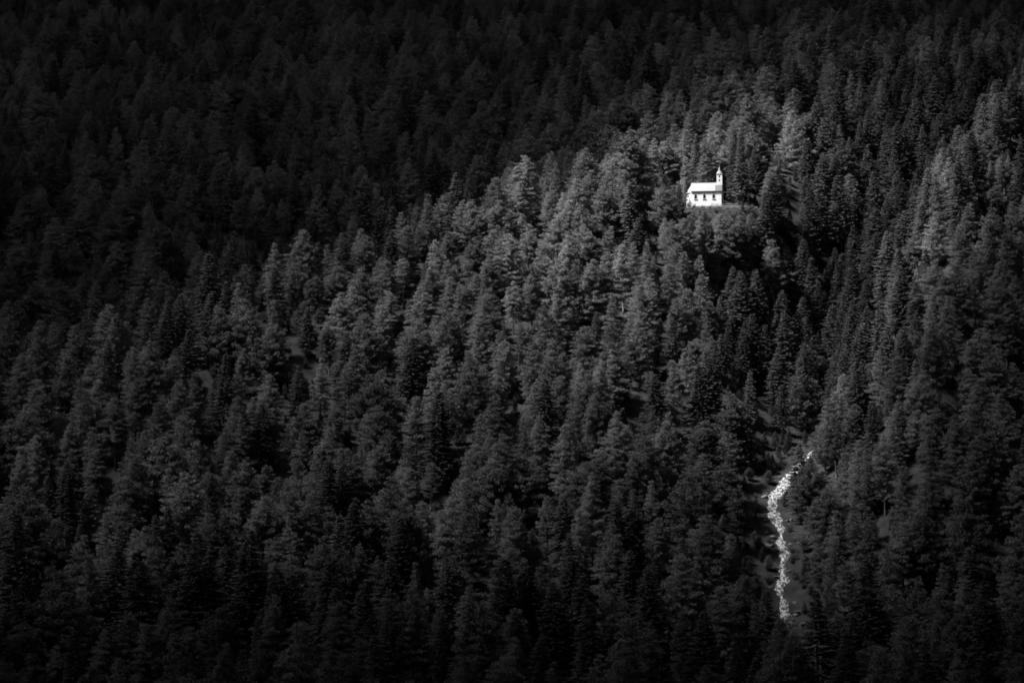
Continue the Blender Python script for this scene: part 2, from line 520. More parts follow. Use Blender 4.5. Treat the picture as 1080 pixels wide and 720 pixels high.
for i, (h_, r_, b_, k_, ro) in enumerate([(20, 3.5, .18, 1, .25), (19, 3.8, .2, 2, .35), (21, 3.3, .16, 0, .1), (19, 4.0, .24, 2, .4), (20, 3.3, .2, 1, .2), (19, 3.6, .18, 0, .3), (20, 3.1, .14, 0, .1), (18, 3.7, .2, 1, .2), (19, 3.4, .22, 2, .15)]):
    add_variant('larch', larch_crown(300 + i, h_, r_, b_, k_, ro), h_, r_, .22)

# ------------------------------------------------------------------ where trees stand
SP = 7.7
trees = []
ys = np.arange(585, 1390, SP * 0.87)
for j, y0 in enumerate(ys):
    hw = 0.172 * y0 + 30
    for x0 in np.arange(-hw, hw, SP):
        trees.append((x0 + (SP / 2 if j % 2 else 0), y0))
T = np.array(trees)
T += rng.uniform(-0.42, 0.42, T.shape) * SP
x, y = T[:, 0], T[:, 1]
keep = rng.random(len(T)) > 0.10 + 0.10 * np.clip(wav(x, y, 70), -1, 1)
d, bz, bt = path_near(x, y)
keep &= d > np.where((y < 700) | (y > 806), 0.5, 3.6 + 1.8 * np.clip(wav2(x, y, 22), -1, 1))
keep &= ~((np.abs((x - CHX - 4.5) / 15.5) < 1) & (np.abs((y - CHY + 1) / 10.5) < 1) & (np.hypot((x - CHX - 4.5) / 15.5, (y - CHY + 1) / 10.5) < 1.12))
pxl = np.interp(y, PATH[::-1, 1], PATH[::-1, 0])
keep &= ~((y > 708) & (y < 812) & (x < pxl) & (d < 10.0))               # scrub, not trees, on the left bank
x, y, d = x[keep], y[keep], d[keep]
young = np.zeros(len(x), bool)
# young growth in the gaps
q_ = np.stack(np.meshgrid(np.arange(-230, 230, 3.7), np.arange(600, 1150, 3.7)), -1).reshape(-1, 2)
q_ = q_ + rng.uniform(-2, 2, q_.shape)
q_ = q_[np.abs(q_[:, 0]) < 0.165 * q_[:, 1] + 15]
cell = {}
for a_, b_ in zip(x, y): cell.setdefault((int(a_ // 6), int(b_ // 6)), []).append((a_, b_))
def free(px_, py_, rad):
    i0, j0 = int(px_ // 6), int(py_ // 6)
    return all((px_ - a_) ** 2 + (py_ - b_) ** 2 > rad * rad for i_ in (i0 - 1, i0, i0 + 1) for j_ in (j0 - 1, j0, j0 + 1) for a_, b_ in cell.get((i_, j_), ()))
dq, _, _ = path_near(q_[:, 0], q_[:, 1])
eq = np.hypot((q_[:, 0] - CHX - 4.5) / 15.5, (q_[:, 1] - CHY - 1) / 10.5)
q_ = q_[(dq > np.where((q_[:, 1] > 715) & (q_[:, 1] < 803), 3.0, 1.0)) & (eq > 1.05)]
q_ = np.array([p_ for p_ in q_ if free(p_[0], p_[1], 2.5)])
x = np.concatenate([x, q_[:, 0]]); y = np.concatenate([y, q_[:, 1]]); young = np.concatenate([young, np.ones(len(q_), bool)])
d, _, _ = path_near(x, y)
z = H(x, y)
n = len(x)
# species by place
f1 = wav(x + 300, y, 95) + rng.normal(0, 0.75, n)
f2 = wav2(x - 200, y, 70) + rng.normal(0, 0.75, n)
kind = np.where(f1 > 0.75, 0, np.where(f2 > 0.35, 1, 2))
kind = np.where((d < 27) & (y > 790) & (rng.random(n) < 0.85), 0, kind)
hmu = np.array([16.5, 13.5, 15.0])[kind]
ht = hmu * np.clip(rng.normal(1, 0.19, n), 0.6, 1.45)
ht = ht * (1 + 0.28 * (1 - sstep(690, 800, y)))
ht = np.where(rng.random(n) < 0.10, ht * rng.uniform(0.35, 0.65, n), ht)
ht = np.where(young, hmu * rng.uniform(0.12, 0.28, n), ht)
var = rng.integers(0, 9, n)
KN = ['spruce', 'pine', 'larch']
nomH = np.array([[v[2] for v in KINDS[k]] for k in KN])[kind, var]
nomR = np.array([[v[3] for v in KINDS[k]] for k in KN])[kind, var]
fat = rng.uniform(1.12, 1.58, n) * np.where(young, 1.25, 1.0)
rot = rng.uniform(0, 6.283, n)

# keep the sight lines that the stream bed and the chapel clearing really have open: trees there are young
def cap(u0, u1, vtop, ymax, soft=0.0):
    global ht
    for it in range(8):
        uu, vv, dd = proj(x, y, z + ht)
        w = nomR * (ht / nomH) * fat * F / dd * 0.8
        bad = (uu + w > u0) & (uu - w < u1) & (vv < vtop) & (y < ymax) & (y > 480)
        ht = np.where(bad, ht * 0.86, ht)
cap(730, 762, 222, CHY - 2)
cap(762, 790, 224, CHY - 2)
for i in range(8, 14):
    a, b = PATH_UV[i], PATH_UV[i + 1]
    for t in (0, .5):
        u, v, yy = [a[k] + (b[k] - a[k]) * t for k in range(3)]
        cap(u - 4, u + 3, v + 4, yy)
ok = ht > 2.4
x, y, z, kind, ht, var, nomH, nomR, fat, rot = [q_[ok] for q_ in (x, y, z, kind, ht, var, nomH, nomR, fat, rot)]
# a few trees that the photograph singles out:  u, v of foot, distance, kind, variant, height, fat
HAND = [(723.5, 223, 897, 2, 2, 8.5, 0.9), (727.5, 222, 896, 1, 2, 3.4, 0.9), (718, 226, 892, 0, 1, 10.5, 1.1), (722, 214, 912, 1, 2, 15, .8), (735, 206, 918, 0, 0, 17, .9), (781, 212, 912, 0, 3, 25, .75), (774, 209, 916, 0, 1, 24, .8),
        (806, 226, 893, 0, 4, 22, 1.05), (815, 232, 886, 2, 3, 20, 1.1), (783, 219, 896, 0, 5, 3.2, 1.0), (733, 224, 886, 2, 5, 4.2, 1.3), (737, 225, 885, 1, 1, 3.6, 1.2),
        (830, 425, 835, 0, 2, 25, 1.0), (844, 520, 765, 0, 4, 19, 1.2), (856, 532, 760, 1, 3, 17, 1.2)]
for row, yy in ((0, 889.5), (1, 883), (2, 876), (3, 868), (4.5, 860), (6, 852), (8, 845)):            # young trees crowding the bank below the chapel
    for u in np.arange(729 + row * 2, 800, 5.6 if row < 4 else 9):
        u = u + rng.uniform(-2.5, 2.5); y1 = yy + rng.uniform(-2, 2)
        xt, _, zt_ = unproj(u, (221.5 if u < 762 else 224) + row * 3.5 + rng.uniform(0, 6), y1)
        h1 = zt_ - float(H(xt, y1))
        if 1.6 < h1 < 17:
            _, vf, _ = proj(xt, y1, float(H(xt, y1)))
            HAND.append((u, vf, y1, int(rng.choice([1, 2, 2, 2, 0])), int(rng.integers(0, 6)), h1, rng.uniform(1.1, 1.5) * (1.25 if h1 < 6 else 1.0)))
hx = np.array([unproj(*h[:3]) for h in HAND])
hk = np.array([h[3] for h in HAND]); hv = np.array([h[4] for h in HAND]); hh = np.array([h[5] for h in HAND], float); hf = np.array([h[6] for h in HAND])
near = np.min(np.hypot(x[:, None] - hx[None, :, 0], y[:, None] - hx[None, :, 1]), axis=1) > 3.2
x, y, z, kind, ht, var, nomH, nomR, fat, rot = [q_[near] for q_ in (x, y, z, kind, ht, var, nomH, nomR, fat, rot)]
tabH = np.array([[v[2] for v in KINDS[k]] for k in KN]); tabR = np.array([[v[3] for v in KINDS[k]] for k in KN])
x = np.concatenate([x, hx[:, 0]]); y = np.concatenate([y, hx[:, 1]]); z = H(x, y)
kind = np.concatenate([kind, hk]); var = np.concatenate([var, hv]); ht = np.concatenate([ht, hh]); fat = np.concatenate([fat, hf])
nomH = np.concatenate([nomH, tabH[hk, hv]]); nomR = np.concatenate([nomR, tabR[hk, hv]]); rot = np.concatenate([rot, rng.uniform(0, 6.28, len(HAND))])
n = len(x)
lean = rng.normal(0, R(1.6), (n, 2))
sz = ht / nomH
sxy = sz * fat

# how many pixels of each tree show (nearest trees drawn last)
ID = np.full((720, 1080), -1, np.int32)
order = np.argsort(-y)
ut, vt, dt = proj(x, y, z + ht)
ub, vb, db = proj(x, y, z)
rpx = nomR * sxy * F / dt
for i in order:
    v0, v1 = vt[i], vb[i]
    if v1 < 0 or v0 > 719 or ut[i] + rpx[i] < 0 or ut[i] - rpx[i] > 1079: continue
    a, b = max(0, int(v0)), min(719, int(v1 - (v1 - v0) * 0.12))
    for row in range(a, b + 1):
        t = 1 - (v1 - row) / max(v1 - v0, 1e-3)          # 0 at the tip
        w = rpx[i] * 0.85 * (t ** (0.75 if kind[i] == 0 else 0.5)) * (1.25 if t < .8 else 1.0)
        w = min(w, rpx[i] * 0.85)
        l, r_ = int(max(0, ut[i] - w)), int(min(1079, ut[i] + w))
        if r_ >= l: ID[row, l:r_ + 1] = i
vis = np.bincount(ID[ID >= 0].ravel(), minlength=n)
single = np.zeros(n, bool)
for k in range(3):
    ids = np.where(kind == k)[0]
    s = ids[np.argsort(-vis[ids])][:300]
    single[s[vis[s] > 60]] = True
single[n - len(HAND):] = vis[n - len(HAND):] > 5
print('TREES', n, 'in view', int((vis > 40).sum()), 'by kind', [int(((vis > 40) & (kind == k)).sum()) for k in range(3)], 'single', int(single.sum()))

ADJ = {0: ('dark conical spruce', 'dark tall spruce', 'small dark young spruce'),
       1: ('grey round-topped pine', 'large round-topped pine', 'small bushy pine'),
       2: ('pale feathery larch', 'tall pale feathery larch', 'small pale young larch')}
NAMES = ['spruce_tree', 'pine_tree', 'larch_tree']
CATS = ['spruce', 'pine', 'larch']
GROUPS = ['spruces standing in the mountain forest', 'round-topped pines standing in the mountain forest', 'pale larches standing in the mountain forest']
used = {}
def tree_label(i):
    k = kind[i]
    a = ADJ[k][1] if ht[i] > hmu_k[k] * 1.15 else ADJ[k][2] if ht[i] < hmu_k[k] * 0.6 else ADJ[k][0]
    u, v = ut[i] / 10.8, vt[i] / 7.2
    where = ''
    du, dv = (ut[i] - 743) / 36, (vt[i] - 200) / 36
    if abs(du) < 2.4 and abs(dv) < 2.4:
        where = 'left of' if du < -.6 else 'right of' if du > .6 else 'below' if dv > 0.4 else 'behind'
        where = ' ' + where + ' the white chapel'
    elif abs(ut[i] - 825) < 45 and 430 < vt[i] < 660:
        where = (' left of' if ut[i] < 822 else ' right of') + ' the white stream'
    for fmt in ('%.0f', '%.1f', '%.2f'):
        up, vp = fmt % u, fmt % v
        if v < 0: s = a + where + ' past the top edge, ' + up + '% across the photo'
        else: s = a + where + ', tip ' + up + '% across, ' + vp + '% down'
        if s not in used: break
    used[s] = 1
    return s
hmu_k = [16.5, 13.5, 15.0]
for i in np.where(single)[0]:
    cme, tme, _, _ = KINDS[KN[kind[i]]][var[i]]
    e = empty(NAMES[kind[i]], (x[i], y[i], z[i]), rot[i], (sxy[i], sxy[i], sz[i]))
    e.rotation_euler = (lean[i, 0], lean[i, 1], rot[i])
    tag(e, tree_label(i), CATS[kind[i]], GROUPS[kind[i]])
    link('crown', cme, e)
    link('trunk', tme, e)

# the rest of each kind: one object per kind, its trees repeated over points
def join_mesh(name, a, b):
    va = np.empty(len(a.vertices) * 3, np.float32); a.vertices.foreach_get('co', va)
    vb_ = np.empty(len(b.vertices) * 3, np.float32); b.vertices.foreach_get('co', vb_)
    V = np.concatenate([va, vb_]).reshape(-1, 3)
    fa = [tuple(p.vertices) for p in a.polygons]; o = len(a.vertices)
    fb = [tuple(o + q_ for q_ in p.vertices) for p in b.polygons]
    ta = np.empty(len(a.polygons), np.float32); a.attributes['tone'].data.foreach_get('value', ta)
    return mesh_np(name, V, fa + fb, (a.materials[0], b.materials[0]), [0] * len(fa) + [1] * len(fb), np.concatenate([ta, np.ones(len(fb), np.float32)]))
for k in range(3):
    src = bpy.data.collections.new(KN[k] + '_shapes')
    for i, (cme, tme, _, _) in enumerate(KINDS[KN[k]]):
        src.objects.link(bpy.data.objects.new('%s_shape_%d' % (KN[k], i), join_mesh(KN[k], cme, tme)))
    s = np.where((kind == k) & ~single)[0]
    me = bpy.data.meshes.new(KN[k] + '_forest')
    me.vertices.add(len(s))
    me.vertices.foreach_set('co', np.stack([x[s], y[s], z[s]], -1).astype(np.float32).ravel())
    a = me.attributes.new('pick', 'INT', 'POINT'); a.data.foreach_set('value', var[s].astype(np.int32))
    a = me.attributes.new('turn', 'FLOAT_VECTOR', 'POINT'); a.data.foreach_set('vector', np.stack([lean[s, 0], lean[s, 1], rot[s]], -1).astype(np.float32).ravel())
    a = me.attributes.new('size', 'FLOAT_VECTOR', 'POINT'); a.data.foreach_set('vector', np.stack([sxy[s], sxy[s], sz[s]], -1).astype(np.float32).ravel())
    o = link(KN[k] + '_forest', me)
    tag(o, 'the many smaller %s trees filling the forest between the single trees' % CATS[k], 'forest', kind='stuff')
    ng = bpy.data.node_groups.new(KN[k] + '_scatter', 'GeometryNodeTree')
    ng.interface.new_socket('Geometry', in_out='INPUT', socket_type='NodeSocketGeometry')
    ng.interface.new_socket('Geometry', in_out='OUTPUT', socket_type='NodeSocketGeometry')
    N = ng.nodes
    gi, go = N.new('NodeGroupInput'), N.new('NodeGroupOutput')
    ci_ = N.new('GeometryNodeCollectionInfo'); ci_.inputs['Collection'].default_value = src
    ci_.inputs['Separate Children'].default_value = True; ci_.inputs['Reset Children'].default_value = True
    ip = N.new('GeometryNodeInstanceOnPoints'); ip.inputs['Pick Instance'].default_value = True
    def na(nm, ty):
        q_ = N.new('GeometryNodeInputNamedAttribute'); q_.data_type = ty; q_.inputs['Name'].default_value = nm
        return next(s_ for s_ in q_.outputs if s_.enabled and s_.name == 'Attribute')
    ng.links.new(gi.outputs[0], ip.inputs['Points']); ng.links.new(ci_.outputs[0], ip.inputs['Instance'])
    ng.links.new(na('pick', 'INT'), ip.inputs['Instance Index'])
    er = N.new('FunctionNodeEulerToRotation'); ng.links.new(na('turn', 'FLOAT_VECTOR'), er.inputs[0])
    ng.links.new(er.outputs[0], ip.inputs['Rotation'])
    ng.links.new(na('size', 'FLOAT_VECTOR'), ip.inputs['Scale'])
    ng.links.new(ip.outputs[0], go.inputs[0])
    md = o.modifiers.new('scatter', 'NODES'); md.node_group = ng

# ------------------------------------------------------------------ stream
def spline(P, m=8):
    out = []
    for i in range(len(P) - 1):
        p0, p1, p2, p3 = P[max(i - 1, 0)], P[i], P[i + 1], P[min(i + 2, len(P) - 1)]
        for k in range(m):
            t = k / m
            out.append(0.5 * (2 * p1 + (p2 - p0) * t + (2 * p0 - 5 * p1 + 4 * p2 - p3) * t * t + (3 * p1 - p0 - 3 * p2 + p3) * t ** 3))
    return np.array(out + [P[-1]])
ST = spline(PATH[7:18], 26)
nS, nW = len(ST), 15
tang = np.gradient(ST[:, :2], axis=0); tang /= np.linalg.norm(tang, axis=1)[:, None]
side = np.stack([-tang[:, 1], tang[:, 0]], -1)
Vs, acr = [], np.linspace(-1, 1, nW)
for i in range(nS):
    s_ = i / nS
    wid = 1.0 + 0.30 * math.sin(i * 0.17) + 0.22 * math.sin(i * 0.43 + 1) + (0.55 if 0.22 < s_ < 0.48 else 0)
    for q_ in acr:
        px_, py_ = ST[i, :2] + side[i] * (q_ * wid + 0.35 * math.sin(i * 0.23 + 2))
        step = 0.13 * math.sin(i * 0.9 + 1.5 * math.sin(q_ * 3 + i * .11)) + 0.05 * math.sin(i * 2.3 + q_ * 9)
        Vs.append((px_, py_, float(H(px_, py_)) + 0.40 + step - 0.4 * q_ * q_))
si = np.arange(nS * nW).reshape(nS, nW)
sq = np.stack([si[:-1, :-1], si[:-1, 1:], si[1:, 1:], si[1:, :-1]], -1).reshape(-1, 4)
wm = grey_mat('foaming_water', 0.03, 0.66, 1.25, 0.35, 0.4, 0.5, detail=10, stretch=(2.6, 0.9, 0.9))
for nd in wm.node_tree.nodes:
    if nd.type == 'MAP_RANGE':
        nd.inputs['From Min'].default_value = 0.43; nd.inputs['From Max'].default_value = 0.68
so = link('stream', mesh_np('stream', Vs, sq, (wm,), smooth=True))
tag(so, 'white foaming mountain stream tumbling down the gully', 'stream', kind='structure')

# boulders and shrubs in the gully and on the chapel knoll
def boulder_mesh(seed):
    r = np.random.default_rng(seed)
    import bmesh
    bm = bmesh.new(); bmesh.ops.create_icosphere(bm, subdivisions=3, radius=1)
    dirs = r.normal(size=(9, 3)); dirs /= np.linalg.norm(dirs, axis=1)[:, None]; cut = r.uniform(0.55, 0.85, 9)
    for v in bm.verts:
        p = np.array(v.co)
        for dd_, c_ in zip(dirs, cut):
            e_ = p @ dd_ - c_
            if e_ > 0: p = p - dd_ * e_ * 0.9
        p = p * (1 + 0.05 * math.sin(p[0] * 7 + p[2] * 5)); v.co = p * np.array([1.25, 1, 0.75])
    me = bpy.data.meshes.new('boulder'); bm.to_mesh(me); bm.free(); me.materials.append(M['rock'])
    return me
BM = [boulder_mesh(k) for k in range(5)]
def put_thing(name, me, px_, py_, s_, rz, labf, cat, grp, sink):
    zz = float(H(px_, py_))
    u, v, _ = proj(px_, py_, zz + s_ * .4)
    o = link(name, me, None, (px_, py_, zz - sink * s_))
    o.rotation_euler = (random.uniform(-.2, .2), random.uniform(-.2, .2), rz); o.scale = (s_, s_ * random.uniform(.8, 1.2), s_ * random.uniform(.8, 1.1))
    lab = labf + ', %.1f%% across and %.1f%% down the photo' % (u / 10.8, v / 7.2)
    tag(o, lab, cat, grp)
for i in range(46):
    k = random.randint(8, nS - 20); sgn = random.choice((-1, 1)); off = random.uniform(1.2, 3.6) * sgn
    p = ST[k, :2] + side[k] * off
    put_thing('boulder', BM[i % 5], p[0], p[1], random.uniform(.35, 1.15), random.uniform(0, 6.28), 'grey boulder beside the white stream', 'boulder', 'boulders along the stream', 0.15)

def shrub_mesh(seed):
    c = Crown(seed); r = c.r
    for s_ in range(9):
        a, rr = r.uniform(0, 6.28), r.uniform(0, .75)
        hgt = r.uniform(.5, 1.15)
        for q_ in np.linspace(.25, 1, 5):
            clump(c, np.array([rr * math.cos(a) * (0.4 + q_ * .6), rr * math.sin(a) * (0.4 + q_ * .6), hgt * q_]), .26, 9, np.array([0, 0, .6]))
    return c.build('shrub', M['shrub'])
SM = [shrub_mesh(400 + k) for k in range(4)]
cnt = 0
for dx_, dy_, sc_ in [(5.6, .8, 1.0), (6.8, 2.2, .9), (8.2, .4, 1.3), (9.6, .6, .8), (11.2, .8, 1.3), (3.2, -4.6, 1.0), (.8, -3.4, .8), (-1.6, -4.4, 1.1), (-3.6, -3.0, 1.0), (-5.2, -2.4, 1.5), (5.6, -5.2, .8), (8.8, -5.4, .8), (12.2, -2.6, 1.3), (10.4, 3.6, 1.2), (2.2, -6.2, 1.4), (-2.8, -6.4, 1.4), (6.4, -6.6, 1.5), (9.8, -6.2, 1.4)]:
    put_thing('shrub', SM[cnt % 4], CHX + dx_, CHY + dy_, sc_, cnt * 1.7, 'leafy shrub by the chapel', 'shrub', 'shrubs of the clearing and the gully', 0.05)
    cnt += 1
# wherever the forest leaves bare ground open to view, scrub grows on it
for k_ in range(70):
    k = random.randint(10, int(nS * 0.84)); off = random.uniform(2.0, 8.5) * random.choice((-1, 1, 1))
    p = ST[k, :2] + side[k] * off
    if np.min(np.hypot(x - p[0], y - p[1])) < 1.5 or float(path_near(np.array([p[0]]), np.array([p[1]]))[0][0]) < 1.9: continue
    put_thing('shrub', SM[cnt % 4], p[0], p[1], random.uniform(.8, 1.7), random.uniform(0, 6.28), 'leafy shrub by the stream', 'shrub', 'shrubs of the clearing and the gully', 0.05)
    cnt += 1
vis_px = np.argwhere(ID == -1)
vis_px = vis_px[rng.permutation(len(vis_px))][:2600]
yy_ = np.arange(600, 1290, 2.5)
taken = []
for row, col in vis_px:
    if cnt >= 230: break
    if any((row - a_) ** 2 * 2 + (col - b_) ** 2 < 45 for a_, b_ in taken): continue
    el_ = PITCH - math.atan((row - 360) / F)
    zz_ = yy_ * math.tan(el_); xx_ = (col - 540) * (yy_ * math.cos(PITCH) + zz_ * math.sin(PITCH)) / F
    hit = np.nonzero(H(xx_, yy_) >= zz_)[0]
    if len(hit) == 0: continue
    p = (float(xx_[hit[0]]), float(yy_[hit[0]]))
    dp_ = float(path_near(np.array([p[0]]), np.array([p[1]]))[0][0])
    if dp_ < 2.3 or (abs(p[0] - CHX) < 7.5 and -3 < p[1] - CHY < 8): continue
    taken.append((row, col))
    nearch = abs(col - 760) < 45 and row < 260
    where_ = 'by the chapel' if nearch else 'by the stream' if dp_ < 16 and row > 430 else 'in a forest gap'
    put_thing('shrub', SM[cnt % 4], p[0], p[1], random.uniform(1.0, 2.2) * (.75 if nearch else 1), random.uniform(0, 6.28),
              'leafy shrub ' + where_, 'shrub', 'shrubs of the clearing and the gully', 0.05)
    cnt += 1
print('SHRUBS', cnt)

# grass on the knoll: blades in tufts, one object
gc = Crown(55)
ng_ = 5200
ga = gc.r.uniform(0, 6.28, ng_); gr = np.sqrt(gc.r.random(ng_)) * 1.25
gxp = CHX + 4.5 + 15.5 * gr * np.cos(ga); gyp = CHY - 1 + 10.5 * gr * np.sin(ga)
okg = ~((np.abs(gxp - CHX) < 6.6) & (gyp > CHY - .3) & (gyp < CHY + 7))
gxp, gyp = gxp[okg], gyp[okg]
P = np.stack([gxp, gyp, H(gxp, gyp) - .03], -1)
gt = gc.r.integers(0, 5000, 9000) / 5000 * 6.5 + 2.0
gi_ = gt.astype(int); gf = (gt - gi_)[:, None]
pg = PATH[gi_, :2] * (1 - gf) + PATH[gi_ + 1, :2] * gf + gc.r.normal(0, 6, (9000, 2))
pg = pg[path_near(pg[:, 0], pg[:, 1])[0] > 1.5]
P = np.concatenate([P, np.stack([pg[:, 0], pg[:, 1], H(pg[:, 0], pg[:, 1]) - .03], -1)])
gc.put(P, np.array([0, 0, 1.0]) + gc.r.normal(0, .4, P.shape), gc.r.uniform(.3, .8, len(P)), gc.r.uniform(.05, .1, len(P)))
tag(link('grass', gc.build('grass', M['shrub'])), 'grass growing on the chapel knoll and along the gully', 'grass', kind='stuff')

# ------------------------------------------------------------------ chapel   (local x along the nave, y away from the viewer, z up; front wall at y = 0)
ch = empty('chapel', (CHX, CHY, CHZ), R(-6.0))
tag(ch, 'small white chapel with pale roof and slim bell turret in the forest clearing', 'chapel')
L2, DP, WH, RH = 4.25, 6.0, 4.7, 2.8           # half length, depth, wall height, roof rise
yc = DP / 2
def arch_pts(cx, z0, w, zs, tip, nseg=6):
    """pointed arch outline, counter-clockwise from bottom left"""
    h = w / 2
    pts = [(cx - h, z0), (cx + h, z0), (cx + h, zs)]
    for i in range(1, nseg): t = i / nseg; pts.append((cx + h * (1 - t ** 1.7), zs + (tip - zs) * math.sin(t * math.pi / 2)))
    pts.append((cx, tip))
    for i in range(nseg - 1, 0, -1): t = i / nseg; pts.append((cx - h * (1 - t ** 1.7), zs + (tip - zs) * math.sin(t * math.pi / 2)))
    pts.append((cx - h, zs))
    return pts
import bmesh
def holed_wall(outline, holes, yf, depth):
    """front face with real openings: triangulated outline with holes, plus reveals going back"""
    bm = bmesh.new()
    loops = []
    for pts in [outline] + holes:
        vs_ = [bm.verts.new((p[0], yf, p[1])) for p in pts]
        es = [bm.edges.new((vs_[i], vs_[(i + 1) % len(vs_)])) for i in range(len(vs_))]
        loops.append((vs_, es))
    bmesh.ops.triangle_fill(bm, edges=[e for _, es in loops for e in es], use_beauty=True)
    for vs_, es in loops[1:]:
        back = [bm.verts.new((v.co.x, yf + depth, v.co.z)) for v in vs_]
        for i in range(len(vs_)):
            j = (i + 1) % len(vs_)
            bm.faces.new((vs_[i], vs_[j], back[j], back[i]))
    return bm
WX = (-3.0, -0.55, 2.1)
WZ = 0.12
holes = [arch_pts(c_, 2.45 + WZ, .66, 3.25 + WZ, 3.72 + WZ) for c_ in WX]
bm = holed_wall([(-L2, 0), (L2, 0), (L2, WH), (-L2, WH)], holes, 0.0, .30)
def bmbox(bm, V, Fs):
    vv = [bm.verts.new(p) for p in V]
    for f in Fs: bm.faces.new([vv[i] for i in f])
# east end, back and gable walls
bmbox(bm, [(-L2, 0, 0), (-L2, DP, 0), (L2, DP, 0), (L2, 0, 0), (-L2, 0, WH), (-L2, DP, WH), (L2, DP, WH), (L2, 0, WH), (L2, yc, WH + RH), (-L2, yc, WH + RH)],
      [(0, 4, 9, 5, 1), (1, 5, 6, 2), (2, 6, 8, 7, 3)])
# apse: half hexagon at the left end
AP = 1.5
ap = [(-L2, .5), (-L2 - AP * .62, .95), (-L2 - AP, yc - .8), (-L2 - AP, yc + .8), (-L2 - AP * .62, DP - .95), (-L2, DP - .5)]
na_ = len(ap)
bmbox(bm, [(a_[0], a_[1], 0) for a_ in ap] + [(a_[0], a_[1], WH - .25) for a_ in ap], [(i, i + na_, i + 1 + na_, i + 1) for i in range(na_ - 1)])
me = bpy.data.meshes.new('wall'); bm.to_mesh(me); bm.free(); me.materials.append(M['plaster'])
link('wall', me, ch)
m = MB(); m.box(-L2 - .06, L2 + .06, -.06, DP + .06, -1.0, .38); m.build('plinth', M['plinth'], ch, bevel=.02)
for c_ in WX:
    fr = MB()
    po, pi_ = arch_pts(c_, 2.36 + WZ, .86, 3.27 + WZ, 3.88 + WZ), arch_pts(c_, 2.45 + WZ, .66, 3.25 + WZ, 3.72 + WZ)
    nn = len(po)
    fr.v += [(p[0], -.035, p[1]) for p in po] + [(p[0], -.035, p[1]) for p in pi_] + [(p[0], .02, p[1]) for p in po] + [(p[0], .02, p[1]) for p in pi_]
    for i in range(nn):
        j = (i + 1) % nn
        fr.f += [[i, j, nn + j, nn + i], [2 * nn + i, 2 * nn + j, j, i], [nn + i, nn + j, 3 * nn + j, 3 * nn + i]]
    w_ = fr.build('window', M['stone_frame'], ch)
    pn = MB(); pn.v = [(p[0], .2, p[1]) for p in arch_pts(c_, 2.44 + WZ, .68, 3.25 + WZ, 3.74 + WZ)]; pn.f = [list(range(nn))]
    pn.build('pane', M['pane'], w_)
    mu = MB(); mu.box(c_ - .025, c_ + .025, .15, .19, 2.45 + WZ, 3.70 + WZ); mu.box(c_ - .31, c_ + .31, .152, .188, 3.0 + WZ, 3.05 + WZ); mu.build('glazing_bar', M['trim'], w_)
    sl = MB(); sl.box(c_ - .55, c_ + .55, -.12, .05, 2.23 + WZ, 2.33 + WZ); sl.build('sill', M['stone_frame'], w_, bevel=.015)
# roof: two slopes with thickness, overhang; hip over the apse
OV, TK = .16, .12
sl_ = RH / yc
def slope_pts(x0, x1, off):
    e = -OV
    return [(x0, e, WH + e * sl_ + off), (x1, e, WH + e * sl_ + off), (x1, yc, WH + RH + off), (x0, yc, WH + RH + off),
            (x0, DP + OV, WH + e * sl_ + off), (x1, DP + OV, WH + e * sl_ + off)]
m = MB()
a_, b_ = slope_pts(-L2 - .12, L2 + .15, .06), slope_pts(-L2 - .12, L2 + .15, .06 + TK)
m.v = a_ + b_
m.f = [[0, 1, 2, 3], [3, 2, 5, 4], [9, 8, 7, 6], [10, 11, 8, 9], [0, 6, 7, 1], [4, 5, 11, 10], [1, 7, 8, 2], [2, 8, 11, 5], [0, 3, 9, 6], [3, 4, 10, 9]]
rf = m.build('roof', M['roof'], ch)
m = MB(); m.tube([(-L2 - .1, yc, WH + RH + .2), (L2 + .12, yc, WH + RH + .2)], .09, 8); m.build('ridge_cap', M['trim'], rf)
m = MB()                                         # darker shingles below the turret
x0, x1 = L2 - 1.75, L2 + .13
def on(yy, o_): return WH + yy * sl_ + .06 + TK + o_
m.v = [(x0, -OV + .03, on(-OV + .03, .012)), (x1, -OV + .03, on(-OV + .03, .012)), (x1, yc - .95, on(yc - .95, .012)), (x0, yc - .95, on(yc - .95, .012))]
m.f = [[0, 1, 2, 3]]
pt = m.build('roof_patch', M['dark_roof'], rf); pt['label'] = 'darker roof shingles below the turret'
m = MB(); m.tube([(-L2 - .15, -OV - .06, WH - OV * sl_ + .12), (L2 + .15, -OV - .06, WH - OV * sl_ + .12)], .055, 8); m.build('gutter', M['trim'], rf)
m = MB(); m.box(-L2, L2, -.05, -.003, WH - .24, WH - .06); m.build('cornice', M['plaster'], ch)
m = MB()
apo = [(-L2 + .02, .5 - OV), (-L2 - AP * .62 - .2, .95 - OV), (-L2 - AP - OV, yc - .95), (-L2 - AP - OV, yc + .95), (-L2 - AP * .62 - .2, DP - .95 + OV), (-L2 + .02, DP - .5 + OV)]
m.v = [(p[0], p[1], WH - .35) for p in apo] + [(p[0], p[1], WH - .22) for p in apo] + [(-L2 + .02, yc, WH + RH - .25)]
k6 = len(apo)
m.f = [[i, i + 1, k6 + i + 1, k6 + i] for i in range(k6 - 1)] + [[k6 + i, k6 + i + 1, 2 * k6] for i in range(k6 - 1)] + [list(reversed(range(k6)))]
m.build('apse_roof', M['roof'], ch)
